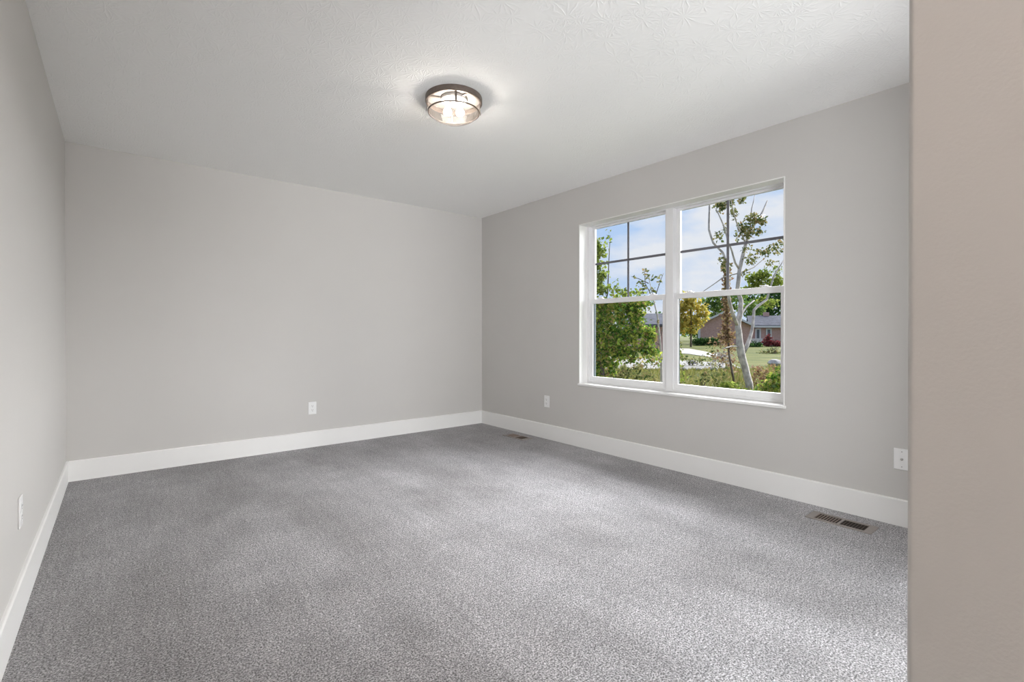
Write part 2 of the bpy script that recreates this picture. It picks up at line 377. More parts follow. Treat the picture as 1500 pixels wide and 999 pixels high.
# front wall returning into the entry passage (rounded outside corner)
mb = MB()
rr = .006; pts = []
for k in range(7):
    a = PI/2+ (PI/2)*k/6
    pts.append((EX+rr+rr*math.cos(a), FY-rr+rr*math.sin(a), 0))
OX0, OX1, OZ = 1.30, 2.90, 2.25      # added wide opening, out of view, shaped to let the fill lights in
pts = [(OX0, FY, 0)] + pts + [(EX, BY, 0), (EX+.12, BY, 0), (EX+.12, FY-.12, 0), (OX0, FY-.12, 0)]
mb.poly(pts, (0, 0, H))
mb.box((OX1, FY-.12, 0), (RW, FY, H)); mb.box((OX0, FY-.12, OZ), (OX1, FY, H))
o = struct('wall_front', mb, M['wall'], 'close wall with rounded corner beside the entry', 'wall'); smooth_by_angle(o, 30)
struct('wall_added_room', MB().box((EX, -4.25, 0), (RW+TH, -4.1, H)).box((RW, -4.1, 0), (RW+TH, FY-.12, H)).box((EX, -4.1, 0), (EX+.12, BY, H)), M['wall'], 'added unseen wall around the fill lights behind the wide opening', 'wall')  # added room, never in view, closing in the fill lights
struct('wall_entry', MB().box((0, BY-.15, 0), (EX+.12, BY, H)), M['wall'], 'wall closing the entry passage', 'wall')

def baseboard(name, a, b, inward, label):
    # runs from a to b on the floor, inward = unit vector into the room
    a = Vector((a[0], a[1], 0)); b = Vector((b[0], b[1], 0)); n = Vector((inward[0], inward[1], 0)); h = .148; t = .014
    prof = [(0, 0), (t, 0), (t, h-.006), (t-.004, h-.001), (t-.007, h), (0, h)]
    mb = MB(); A = [mb.bm.verts.new(a+n*d+Vector((0, 0, z))) for d, z in prof]; B = [mb.bm.verts.new(b+n*d+Vector((0, 0, z))) for d, z in prof]
    mb.bm.faces.new(A); mb.bm.faces.new(B[::-1])
    for i in range(len(A)): mb.bm.faces.new((A[i], B[i], B[(i+1) % len(A)], A[(i+1) % len(A)]))
    return struct(name, mb, M['trim'], label, 'baseboard')
baseboard('baseboard_left', (0, BY), (0, RD), (1, 0), 'white baseboard along the side wall facing the window')
baseboard('baseboard_back', (.014, RD), (RW-.014, RD), (0, -1), 'white baseboard along the end wall')
baseboard('baseboard_right', (RW, FY+.014), (RW, RD), (-1, 0), 'white baseboard under the window wall')
baseboard('baseboard_front', (EX+.02, FY), (OX0, FY), (0, 1), 'white baseboard on the wall beside the entry')
baseboard('baseboard_entry', (EX, BY), (EX, FY-.012), (-1, 0), 'white baseboard in the entry passage')

# ------------------------------------------------------------------ window
win = thing('window_1', 'white twin double-hung window looking onto the garden', 'window', (RW, (WY0+WY1)/2, WZ0))
win['kind'] = 'structure'
wl = win.location.copy()
def wpart(mb, name, mat, parent=win, smooth=False):
    base = wl if parent is win else wl
    bmesh.ops.translate(mb.bm, vec=-base, verts=mb.bm.verts)
    o = mb.build(name, mat, parent, smooth)
    return o
D0 = .100   # depth of the reveal
mb = MB()     # jamb extension boards lining the opening
mb.box((RW-.004, WY1-.004, WZ0), (RW+D0+.06, WY1+.004, WZ1+.004), .0012); mb.box((RW-.004, WY0-.004, WZ0), (RW+D0+.06, WY0+.004, WZ1+.004), .0012); mb.box((RW-.0042, WY0-.002, WZ1-.004), (RW+D0+.06, WY1+.002, WZ1+.0042), .0012)
wpart(mb, 'window_jamb', M['trim'])
mb = MB(); mb.box((RW-.016, WY0-.012, WZ0-.012), (RW+D0+.06, WY1+.012, WZ0+.008), .004)
wpart(mb, 'window_sill', M['trim'])
MID = 2.241
ya, yb, za, zb = WY0+.004, WY1-.004, WZ0+.008, WZ1-.004
mb = MB()     # vinyl main frame
x0, x1 = RW+D0, RW+D0+.075
fr_ = .026
mb.box((x0, yb-fr_, za), (x1, yb, zb), .002); mb.box((x0, ya, za), (x1, ya+fr_, zb), .002)
mb.box((x0+.0005, ya+fr_-.002, zb-.009), (x1, yb-fr_+.002, zb), .002); mb.box((x0+.0005, ya+fr_-.002, za), (x1, yb-fr_+.002, za+.022), .002)
wpart(mb, 'window_frame', M['vinyl'])
mb = MB(); mb.box((x0-.002, MID-.034, za+.001), (x1, MID+.034, zb-.001), .002)
wpart(mb, 'mullion', M['vinyl'])
units = [(MID+.034, yb-fr_), (ya+fr_, MID-.034)]
ZC = 1.351
def ring_frame(y0, y1, z0, z1, xa, xb, st, bot, top, bev=.003):
    mb = MB()
    mb.box((xa, y0, z0), (xb, y0+st, z1), bev); mb.box((xa, y1-st, z0), (xb, y1, z1), bev)
    mb.box((xa+.0004, y0+st-.004, z0), (xb-.0004, y1-st+.004, z0+bot), bev); mb.box((xa+.0004, y0+st-.004, z1-top), (xb-.0004, y1-st+.004, z1), bev)
    return mb
for ui, (y0, y1) in enumerate(units):
    zt = zb-.007; zbt = za+.020
    # upper sash sits further out
    up = wpart(ring_frame(y0, y1, ZC-.002, zt, RW+D0+.042, RW+D0+.068, .034, .040, .018), 'upper_sash', M['vinyl'])
    def sub(mb, name, mat, par):
        bmesh.ops.translate(mb.bm, vec=-wl, verts=mb.bm.verts); return mb.build(name, mat, par)
    sub(MB().box((RW+D0+.054, y0+.030, ZC+.03), (RW+D0+.058, y1-.030, zt-.016)), 'upper_pane', M['glass'], up)
    ym = (y0+y1)/2; zm = (ZC+.038+zt-.020)/2
    g = MB(); g.box((RW+D0+.0505, ym-.010, ZC+.037), (RW+D0+.0535, ym+.010, zt-.019)); g.box((RW+D0+.0500, y0+.033, zm-.010), (RW+D0+.0530, y1-.033, zm+.010))
    sub(g, 'grille_bars', M['grille'], up)
    lo = wpart(ring_frame(y0, y1, zbt, ZC+.036, RW+D0+.008, RW+D0+.036, .036, .044, .044), 'lower_sash', M['vinyl'])
    sub(MB().box((RW+D0+.020, y0+.032, zbt+.040), (RW+D0+.024, y1-.032, ZC-.004)), 'lower_pane', M['glass'], lo)
    g = MB()
    for yy in (y0+.034, y1-.039): g.box((RW+D0+.026, yy, zbt+.042), (RW+D0+.0335, yy+.005, ZC-.006))
    sub(g, 'pane_gasket', M['gasket'], lo)
    for fy in (.16, .84):   # cam locks on the meeting rail
        yy = y0+(y1-y0)*fy
        k = MB(); k.box((RW+D0+.010, yy-.028, ZC+.034), (RW+D0+.036, yy+.028, ZC+.040), .002); k.box((RW+D0+.014, yy-.012, ZC+.038), (RW+D0+.032, yy+.010, ZC+.050), .003)
        k.xbox(Matrix.Translation((RW+D0+.012, yy+.018, ZC+.046)) @ Matrix.Rotation(R(12), 4, 'Z'), (.010, .044, .006), .002)
        sub(k, 'sash_lock', M['vinyl'], lo)
mb = MB(); mb.box((x1+.004, yb-.030, za), (x1+.018, yb-.014, ZC)); wpart(mb, 'screen_stile', M['gasket'])

# ------------------------------------------------------------------ ceiling light
LX, LY = 1.818, 2.413
def ceiling_light(loc, label, group):
    t = thing('ceiling_light', label, 'ceiling light', loc, 0, group)
    o = MB().lathe([(.0, 0), (.075, 0), (.075, -.020), (.055, -.026), (.0, -.026)], seg=40).build('canopy', M['socket'], t); smooth_by_angle(o)
    o = MB().lathe([(.158, -.0005), (.163, -.0005), (.165, -.006), (.165, -.030), (.161, -.034), (.153, -.034), (.153, -.029), (.158, -.026), (.158, -.006)], seg=72, close=True).build('rim', M['bronze'], t); smooth_by_angle(o, 30)
    for i in range(3):
        a = 2*PI*i/3+.7
        k = MB(); k.xbox(Matrix.Rotation(a, 4, 'Z') @ Matrix.Translation((.115, 0, -.012)), (.088, .014, .003))
        k.build('mounting_spoke', M['bronze'], t)
    MB().lathe([(.001, -.0015), (.156, -.0015), (.156, -.004), (.001, -.004)], seg=64).build('pan', M['pan'], t)
    g = MB()
    outer = [(.1535, -.030), (.150, -.055), (.1455, -.082), (.144, -.088), (.139, -.096), (.122, -.112), (.092, -.126), (.055, -.134), (.012, -.137)]
    o = g.lathe(outer, seg=72).build('glass_shade', M['seeded'], t); 
    # open top
    bm = bmesh.new(); bm.from_mesh(o.data)
    for f in [f for f in bm.faces if len(f.verts) > 8 and f.calc_center_median().z > -.05]: bm.faces.remove(f)
    bm.to_mesh(o.data); bm.free(); smooth_by_angle(o, 50)
    prof = [(.1475+.0040*math.cos(b), -.086+.0046*math.sin(b)) for b in [2*PI*i/8 for i in range(8)]]
    o = MB().lathe(prof, seg=72, close=True).build('lower_ring', M['bronze'], t, smooth=True)
    for i in range(4):
        a = R(62)+i*PI/2
        s_ = MB(); c, s = math.cos(a), math.sin(a)
        s_.xbox(Matrix.Translation((c*.1525, s*.1525, -.058)) @ Matrix.Rotation(a, 4, 'Z') @ Matrix.Rotation(R(-7), 4, 'Y'), (.003, .0130, .060), .001)
        s_.build('strap', M['bronze'], t)
    for i in range(2):
        a = R(-34)+i*PI; c, s = math.cos(a), math.sin(a)
        sk = MB().tube([(c*.014, s*.014, -.024), (c*.026, s*.026, -.048)], .012, 16).build('socket', M['socket'], t)
        b = MB().lathe([(.004, .026), (.011, .020), (.016, .010), (.0230, -.002), (.0235, -.012), (.017, -.023), (.004, -.028)], c=(c*.036, s*.036, -.076), seg=24).build('bulb', M['bulb'], t, smooth=True)
    return t
ceiling_light((LX, LY, H), 'round flush ceiling light with bronze rim and seeded glass, lit', None)

# ------------------------------------------------------------------ outlets
def duplex_outlet(label, loc, rz):
    t = thing('wall_outlet', label, 'outlet', loc, rz)      # local: plate faces -Y, centre at origin
    MB().box((-.036, -.006, -.058), (.036, 0, .058), .0022, 2).build('cover_plate', M['plate'], t)
    for sz in (-1, 1):
        zc = sz*.0195
        pts = []
        for k in range(24):
            a = 2*PI*k/24; x = .0175*math.cos(a); z = .0175*math.sin(a); z = max(-.0135, min(.0135, z)); pts.append((x, -.0078, zc+z))
        r_ = MB().poly(pts, (0, .004, 0)).build('receptacle', M['plate'], t)
        s_ = MB(); s_.box((-.0075, -.0083, zc-.0015), (-.0052, -.0076, zc+.0075)); s_.box((.0052, -.0083, zc-.0005), (.0075, -.0076, zc+.0065)); s_.lathe([(.0001, -.0083), (.0026, -.0083), (.0026, -.0076)], c=(0, 0, zc-.0080), seg=12, axis='Y')
        s_.build('slots', M['slot'], r_)
    MB().lathe([(.0001, -.0072), (.0028, -.0070), (.0030, -.0055)], seg=14, axis='Y').build('screw', M['plate'], t)
    return t
duplex_outlet('white duplex outlet low on the end wall facing the entry', (1.705, RD-.0003, .366), 0)
duplex_outlet('white duplex outlet between the room corner and the window', (RW-.0003, 3.578, .378), -PI/2)
duplex_outlet('white duplex outlet seen edge-on, on the side wall facing the window', (.0003, 2.612, .387), PI/2)
t = thing('cable_wall_plate', 'white wall plate with one centre cable jack, partly hidden by the close wall corner', 'wall plate', (RW-.0003, .7175, .370), -PI/2)
MB().box((-.0365, -.006, -.058), (.0365, 0, .058), .0022, 2).build('cover_plate', M['plate'], t)
o = MB().lathe([(.0001, -.0150), (.0030, -.0150), (.0046, -.0145), (.0048, -.0085), (.0068, -.0082), (.0068, -.0055)], seg=12, axis='Y').build('cable_jack', M['steel'], t); smooth_by_angle(o)
for z in (-.0415, .0415): MB().lathe([(.0001, -.0072), (.0028, -.0070), (.0030, -.0055)], c=(0, 0, z), seg=14, axis='Y').build('screw', M['steel'], t)

# ------------------------------------------------------------------ floor registers (long side along Y)
def register(label, x, y, flip):
    t = thing('floor_vent', label, 'floor vent', (x, y, .0))
    hw, hl = .070, .160; ow, ol = .050, .122
    fr = MB()
    fr.box((-hw, -hl, 0), (-ow, hl, .006), .002); fr.box((ow, -hl, 0), (hw, hl, .006), .002)
    fr.box((-ow-.003, -hl, 0), (ow+.003, -ol, .006), .002); fr.box((-ow-.003, ol, 0), (ow+.003, hl, .006), .002)
    fr.box((-ow-.003, -.006, 0), (ow+.003, .006, .0058), .001)
    fr.build('vent_frame', M['register'], t)
    MB().box((-ow-.002, -ol-.002, .0002), (ow+.002, ol+.002, .0008)).build('duct_shade_sheet', M['duct'], t)  # flat dark sheet on the floor; the duct's shade is put into its colour
    for side in (-1, 1):
        for k in range(8):
            yy = side*(.012+.0143*(k+.5))
            v = MB(); v.xbox(Matrix.Translation((0, yy, .0034)) @ Matrix.Rotation(R(38*side*flip), 4, 'X'), (2*ow, .0010, .0052))
            v.build('vane', M['vane'], t)
    return t
register('taupe slotted floor vent by the close wall, below the cable plate', *VENTS[0], -1)
register('taupe slotted floor vent near the far corner of the room', *VENTS[1], -1)

# ------------------------------------------------------------------ the garden outside
GZ = -0.35
struct('ground', MB().box((RW+TH+.05, -160, GZ-.2), (260, 260, GZ)), M['ground'], 'olive green lawn behind the house', 'lawn')
def gp(x, y): return hit(x, y, 2, GZ)
def gdepth(y): return (CAM.z-GZ)/(-ray(750, y).z)
def strip(name, px, mat, label, cat):
    pts = [gp(*p) for p in px]; return struct(name, MB().poly([(p.x, p.y, GZ+.001) for p in pts], (0, 0, .03)), mat, label, cat)
strip('driveway', [(985, 510.5), (1010, 511), (1046, 518), (1062, 523), (1040, 523.5), (1010, 519), (985, 517)], M['concrete'], 'pale driveway crossing the lawn before the brick house', 'driveway')
strip('path', [(860, 526), (900, 524), (968, 527), (1072, 533), (1085, 540), (1000, 541.5), (900, 541.5), (860, 540)], M['gravel'], 'pale gravel path behind the shrubs', 'path')

rng = random.Random(7)
def cluster(mb, c, r, n, size, rng, shell=.5):
    c = Vector(c)
    for _ in range(n):
        d = Vector((rng.gauss(0, 1), rng.gauss(0, 1), rng.gauss(0, 1))).normalized()*(rng.random()**shell)
        mb.leaf(c+Vector((d.x*r[0], d.y*r[1], d.z*r[2])), size, rng)
def foliage(spec, depth, leaf, dens, rng, spread=.7):
    # spec: (px, py, radius across, radius up) in picture units; depth scatter keeps crowns round
    mb = MB()
    for q in spec:
        px, py, rx, ry = q[:4]; k = q[4] if len(q) > 4 else 1.0
        s = depth/F; dd = depth+rng.uniform(-.3, .3)*spread*rx*s
        n = max(3, int(dens*k*rx*ry))
        cluster(mb, P(px, py, dd), (rx*s, rx*s*spread+.05, ry*s), n, leaf, rng)
    return mb
def limb(pts, depth, w, dz=0, jit=0.0):
    # pts: (px, py), w: widths in picture units
    s = depth/F; out_ = []
    for i, p in enumerate(pts):
        out_.append(P(p[0], p[1], depth+dz*i/(max(1, len(pts)-1))))
    if isinstance(w, (int, float)): w = [w]*len(pts)
    return out_, [x*.5*s for x in w]
def add_limb(parent, name, pts, depth, w, mat, dz=0, seg=8):
    a, b = limb(pts, depth, w, dz)
    # smooth the polyline a little
    A = [a[0]]; B = [b[0]]
    for i in range(1, len(a)):
        A.append((a[i-1]+a[i])/2+Vector((rng.uniform(-1, 1), rng.uniform(-1, 1), 0))*b[i]*.25); B.append((b[i-1]+b[i])/2); A.append(a[i]); B.append(b[i])
    mb = MB().tube(A, B, seg)
    return local(mb, name, mat, parent, True)
def local(mb, name, mat, parent, smooth=False):
    bmesh.ops.translate(mb.bm, vec=-parent.location, verts=mb.bm.verts)
    return mb.build(name, mat, parent, smooth, recalc=(mat.name.find('leaves') < 0 and mat.name.find('seed') < 0))
def base_of(px, depth):
    p = P(px, 500, depth); return (p.x, p.y, GZ)

# --- pale-barked tree in front of the window
D1 = 12.3
t = thing('tree', 'pale-barked tree with forked bare trunk right outside the window', 'tree', base_of(1098, D1))
q = P(1099, 600, D1)
add_limb(t, 'trunk', [(1100, 583), (1098, 573), (1094, 550), (1089, 530), (1085, 512), (1083, 496), (1081, 478), (1084, 461), (1085.5, 440), (1080.5, 423), (1083.6, 392)], D1, [12, 11, 10, 10, 11, 9, 8, 7.5, 6, 6, 5.5], M['bark_pale'])
B1 = [([(1089, 516), (1097, 499), (1102, 482), (1104.5, 454), (1112, 447), (1123, 439), (1134, 403), (1150, 378)], [7, 5.5, 4.5, 4, 4, 3.5, 2.5, 1.5], .8),
      ([(1081, 478), (1073, 458), (1069, 444), (1066, 423), (1065, 385)], [5.5, 5, 4.5, 4, 3], -.5),
      ([(1083.6, 394), (1088, 376), (1093.5, 354.5), (1099, 338), (1113, 318), (1124, 294)], [5.5, 5.5, 5, 4, 3, 2], .4),
      ([(1083, 394), (1077, 385), (1072, 367), (1066, 351), (1060, 330), (1048.5, 305)], [3.5, 2.8, 2.6, 2.4, 2.2, 1.5], -.4),
      ([(1065, 386), (1059, 370), (1045, 356), (1038.5, 336), (1039.5, 300), (1037, 285)], [3.6, 3.6, 3.4, 3.2, 2.6, 2], .5),
      ([(1099, 338), (1101, 306), (1106, 285)], [2.2, 1.6, 1], .3),
      ([(1092, 356), (1079, 326), (1074, 309), (1070, 290)], [2.2, 2, 1.6, 1.2], -.6),
      ([(1084, 400), (1104, 392), (1120, 378), (1134, 366)], [2, 1.5, 1.2, .8], .6),
      ([(1085, 462), (1094, 449), (1105, 440)], [3, 2.4, 2], .5),
      ([(1083, 508), (1072, 507), (1058, 511)], [2.2, 1.8, 1.2], -.5),
      ([(1082, 400), (1060, 406), (1030, 427)], [2, 1.8, 1.2], .3)]
for pts, w, dz in B1: add_limb(t, 'branch', pts, D1, w, M['bark_pale'], dz, 7)
sp = [(1057, 303, 8, 9, .9), (1068, 296, 7, 8, .8), (1074, 312, 6, 12, .6), (1086, 294, 6, 6, .8), (1048, 305, 3, 5, .3),
      (1101, 320, 10, 9, .8), (1088, 336, 10, 10, .7), (1099, 340, 12, 10, .7), (1115, 324, 9, 7, .8), (1112, 340, 7, 6, .6), (1082, 347, 5, 6, .4), (1054, 345, 8, 8, .35), (1060, 335, 6, 8, .3),
      (1100, 380, 12, 10, .35), (1118, 370, 12, 8, .35), (1135, 365, 14, 9, .4), (1058, 380, 8, 8, .3), (1062, 390, 8, 10, .4), (1095, 365, 8, 6, .3), (1130, 385, 12, 6, .25), (1090, 400, 6, 8, .3), (1142, 355, 8, 6, .3)]
local(foliage(sp, D1, .080, 1.7, rng), 'foliage', M['leaf_olive'], t)
sp = [(1104, 408, 12, 9, 1), (1118, 404, 12, 10, 1), (1110, 418, 14, 8, 1), (1140, 412, 10, 9, 1), (1128, 420, 12, 7, .8), (1096, 424, 8, 6, .8), (1138, 396, 7, 7, .5), (1116, 440, 14, 6, .5), (1130, 445, 10, 8, .6)]
local(foliage(sp, D1+1.0, .09, 1.7, rng), 'lower_foliage', M['leaf_lime'], t)

# --- rusty vine climbing the left stem
t = thing('climbing_vine', 'rusty brown vine climbing beside the pale tree trunk', 'vine', base_of(1066, D1+.6))
add_limb(t, 'stem', [(1075, 560), (1068, 520), (1066, 480), (1064, 440), (1064, 400), (1063, 385)], D1+.6, [3, 3, 2.5, 2.5, 2, 1], M['bark_dark'])
sp = [(1064, y, 5.5, 7, 1) for y in range(388, 500, 8)] + [(1072, 492, 8, 8, .7), (1062, 496, 8, 10, .9), (1070, 510, 8, 8, .6)]
local(foliage(sp, D1+.6, .085, 1.3, rng), 'foliage', M['leaf_rust'], t)

# --- big leafy tree seen through the left pane
D2 = 9.5
t = thing('leafy_tree', 'dense green bushy tree close outside, filling the far half of the window', 'tree', base_of(880, D2))
add_limb(t, 'trunk', [(885, 606), (884, 560), (880, 520), (876, 480), (868, 440), (864, 400)], D2, [9, 8, 7, 6, 5, 3], M['bark_dark'])
for pts, w in [([(880, 520), (900, 500), (925, 470), (940, 445)], [4, 3, 2, 1]), ([(884, 555), (905, 530), (925, 505)], [4, 3, 2]), ([(876, 480), (890, 430), (892, 380), (894, 345)], [3, 2.5, 1.5, .8]), ([(868, 440), (850, 400), (840, 350)], [4, 3, 2])]:
    add_limb(t, 'branch', pts, D2, w, M['bark_dark'], .3, 6)
sp = []
for _ in range(130):
    x = rng.uniform(835, 958); y = rng.uniform(438, 514)
    if x > 935+ (y-440)*.2 and rng.random() < .65: continue
    sp.append((x, y, 11, 9, 1))
for _ in range(60):
    x = rng.uniform(838, 908); y = rng.uniform(508, 585)
    sp.append((x, y, 9, 9, 1))
for _ in range(16): sp.append((rng.uniform(905, 965), rng.uniform(508, 528), 8, 7, .45))
sp += [(945, 505, 10, 8, .6), (952, 490, 8, 8, .5), (955, 520, 9, 8, .3), (925, 520, 8, 8, .35)]
local(foliage(sp, D2, .075, .85, rng, .8), 'foliage', M['leaf_green'], t)
sp = [(rng.uniform(862, 884), rng.uniform(350, 432), 6, 6, 1.0) for _ in range(26)]
sp += [(866, 352, 5, 5, 1), (872, 360, 6, 6, 1), (868, 358, 7, 8, 1), (873, 368, 9, 8, 1), (878, 378, 8, 6, .8), (862, 375, 12, 12, 1), (874, 392, 9, 6, .6), (884, 386, 8, 6, .6), (870, 400, 12, 7, .5), (886, 402, 9, 7, .55), (880, 412, 8, 6, .5), (874, 425, 12, 8, .7), (892, 424, 10, 7, .7), (908, 428, 8, 8, .9), (921, 430, 8, 7, .8), (935, 428, 8, 6, .5), (905, 412, 5, 4, .4), (893, 348, 5, 4, .5), (886, 356, 5, 4, .4), (889, 363, 6, 4, .5), (891, 338, 3, 3, .5), (865, 432, 12, 8, 1), (850, 370, 14, 20, .7), (845, 410, 14, 20, .7)]
local(foliage(sp, D2-.3, .068, .85, rng, .8), 'upper_foliage', M['leaf_lime'], t)

# --- slender pale sapling at the mullion
D3 = 10.5
t = thing('sapling', 'slender pale sapling with thin dark twigs by the window centre post', 'tree', base_of(966, D3))
add_limb(t, 'trunk', [(969, 592), (969, 556), (968, 520), (966, 490), (963, 462), (957, 438), (950, 405)], D3, [4, 3.6, 3.2, 2.6, 2.0, 1.6, .8], M['bark_pale'])
for pts in [[(966, 505), (958, 498), (955, 495)], [(966, 500), (973, 470), (975, 430)], [(957, 438), (945, 415), (944, 393)], [(958, 440), (968, 410), (972, 400)], [(950, 415), (935, 408), (925, 405)]]:
    add_limb(t, 'branch', pts, D3, [1.4, 1.1, .7], M['bark_dark'], .3, 6)
sp = [(945, 400, 8, 6, .5), (955, 406, 8, 7, .5), (965, 414, 8, 6, .35), (940, 414, 10, 6, .5), (930, 406, 6, 5, .3), (958, 424, 10, 5, .35), (940, 426, 10, 6, .6), (968, 402, 6, 4, .3), (950, 455, 6, 6, .25), (962, 470, 5, 6, .2)]
local(foliage(sp, D3, .075, .55, rng), 'foliage', M['leaf_olive'], t)

# --- yellow tree
def crown_tree(label, px, depth, top, spec, mat, leaf, dens, name='tree', group=None, tw=3):
    t = thing(name, label, 'tree', base_of(px, depth), 0, group)
    bot = 490.0+ (CAM.z-GZ)*F/depth
    add_limb(t, 'trunk', [(px, bot+.5), (px+.5, (bot+top)/2), (px-.5, top+4)], depth, [tw, tw*.7, tw*.3], M['bark_dark'])
    local(foliage(spec, depth, leaf, dens, rng, .9), 'foliage', M[mat], t)
    return t
crown_tree('autumn yellow tree standing left of the brick ranch house', 1012, 50, 428, [(1000, 450, 12, 12), (1015, 447, 13, 12), (1028, 455, 9, 12), (1006, 468, 14, 12), (1022, 470, 10, 10), (995, 480, 12, 10), (1012, 482, 10, 8), (990, 462, 12, 14), (1008, 436, 9, 8), (1033, 463, 5, 8)], 'leaf_yellow', .42, 1.1)
crown_tree('green tree between the yellow tree and the brick gable', 1048, 78, 440, [(1040, 450, 8, 10), (1052, 450, 9, 9), (1062, 446, 9, 10), (1046, 462, 8, 8), (1058, 462, 8, 8), (1074, 450, 9, 9), (1050, 436, 12, 9), (1068, 434, 12, 9), (1086, 438, 10, 9), (1036, 440, 9, 8)], 'leaf_mid', .55, 1.2)
crown_tree('tall dark green tree rising behind the ranch house roof', 1132, 84, 430, [(1122, 448, 12, 11), (1138, 444, 12, 13), (1150, 452, 12, 14), (1130, 460, 12, 10), (1146, 466, 10, 8), (1160, 450, 12, 16), (1120, 434, 13, 9), (1140, 430, 14, 9), (1100, 438, 11, 8), (1158, 432, 12, 9), (1112, 462, 12, 10), (1104, 456, 10, 10), (1126, 470, 12, 8), (1140, 472, 12, 8)], 'leaf_dark', .6, 1.3)
crown_tree('yellowish green tree over the ranch house roof ridge', 1102, 80, 436, [(1092, 452, 9, 9), (1104, 448, 9, 9), (1112, 454, 9, 8), (1098, 462, 9, 7)], 'leaf_mid', .5, 1.0)
crown_tree('low dark tree on the horizon behind the slate-roofed house', 966, 120, 456, [(966, 464, 7, 7), (972, 470, 9, 9), (960, 472, 7, 7), (980, 466, 9, 9)], 'leaf_dark', .7, 1.2)
crown_tree('wide green tree hidden behind the dense bushy tree', 905, 100, 452, [(890, 470, 16, 14), (910, 466, 14, 14), (930, 472, 14, 12), (870, 470, 14, 16), (850, 468, 14, 18)], 'leaf_mid', .7, .9)
crown_tree('broad green tree at the edge of the view past the ranch house', 1185, 90, 430, [(1180, 455, 16, 18), (1200, 450, 16, 20), (1220, 460, 16, 18), (1190, 475, 18, 12), (1240, 462, 16, 20)], 'leaf_mid', .7, .9)
crown_tree('small green tree on the lawn edge behind the yellow tree', 985, 96, 462, [(985, 474, 8, 8), (995, 472, 8, 9), (1002, 476, 8, 8), (975, 478, 8, 8), (990, 486, 12, 7), (1006, 486, 10, 8)], 'leaf_mid', .6, 1.4)
crown_tree('low green tree filling the horizon beside the brick gable', 1022, 92, 466, [(1018, 478, 9, 9), (1030, 476, 9, 9), (1016, 488, 10, 6), (1034, 488, 10, 6), (1042, 478, 8, 8)], 'leaf_mid', .6, 1.4)
crown_tree('low green tree on the horizon behind the centre post sapling', 960, 110, 474, [(950, 482, 9, 8), (964, 482, 9, 8), (940, 482, 9, 9)], 'leaf_mid', .7, 1.4)

# --- brick ranch house with gable
HD = 60.0
def hp(px, py, d=HD): return P(px, py, d)
house = thing('brick_house', 'brick ranch house with white-trimmed gable across the lawn', 'house', base_of(1061, HD))
bz = GZ
gl, gr = hp(1023, 477), hp(1100, 477); pk = hp(1061.5, 458.5)
away = Vector((ray(1061, 490).x, ray(1061, 490).y, 0)).normalized(); across = Vector((gr.x-gl.x, gr.y-gl.y, 0)).normalized()
zc_, zp_ = gl.z, pk.z
wpt = [Vector((gl.x, gl.y, bz)), Vector((gr.x, gr.y, bz)), Vector((gr.x, gr.y, zc_)), Vector((pk.x, pk.y, zp_)), Vector((gl.x, gl.y, zc_))]
local(MB().poly(wpt, away*11), 'gable_wall', M['brick'], house)
# roof slabs
mb = MB()
for a, b, sgn in ((gl, pk, -1), (gr, pk, 1)):
    lo_ = Vector((a.x, a.y, zc_))+across*sgn*.5+Vector((0, 0, -.18)); hi_ = Vector((pk.x, pk.y, zp_))
    q4 = [lo_-away*.5, hi_-away*.5, hi_+away*11.5, lo_+away*11.5]
    mb.poly([v+Vector((0, 0, .03)) for v in q4], (0, 0, .18))
local(mb, 'roof', M['shingle'], house)
mb = MB()
for a, sgn in ((gl, -1), (gr, 1)):
    lo_ = Vector((a.x, a.y, zc_))+across*sgn*.5+Vector((0, 0, -.20)); hi_ = Vector((pk.x, pk.y, zp_))
    mb.poly([lo_-away*.62, hi_-away*.62, hi_-away*.62+Vector((0, 0, .26)), lo_-away*.62+Vector((0, 0, .26))], away*.10)
local(mb, 'fascia_board', M['fascia'], house)
wr = hp(1215, 478)
wing_l = Vector((gr.x, gr.y, 0))-across*.2+away*3.0
Lw = 11.0
a0 = wing_l; a1 = wing_l+across*Lw
local(MB().poly([Vector((a0.x, a0.y, bz)), Vector((a1.x, a1.y, bz)), Vector((a1.x, a1.y, zc_)), Vector((a0.x, a0.y, zc_))], away*7), 'wing_wall', M['brick'], house)
mb = MB()
e0 = a0-away*.5; e1 = a1-away*.5+across*.5
mb.poly([Vector((e0.x, e0.y, zc_-.05)), Vector((e1.x, e1.y, zc_-.05)), Vector((e1.x, e1.y, zc_-.05))+away*4+Vector((0, 0, 1.35)), Vector((e0.x, e0.y, zc_-.05))+away*4+Vector((0, 0, 1.35))], (0, 0, .16))
mb.poly([Vector((e0.x, e0.y, zc_-.05))+away*8, Vector((e1.x, e1.y, zc_-.05))+away*8, Vector((e1.x, e1.y, zc_-.05))+away*4+Vector((0, 0, 1.35)), Vector((e0.x, e0.y, zc_-.05))+away*4+Vector((0, 0, 1.35))], (0, 0, .16))
local(mb, 'wing_roof', M['shingle'], house)
local(MB().poly([Vector((e0.x, e0.y, zc_-.22)), Vector((e1.x, e1.y, zc_-.22)), Vector((e1.x, e1.y, zc_+.02)), Vector((e0.x, e0.y, zc_+.02))], -away*.08), 'gutter', M['fascia'], house)
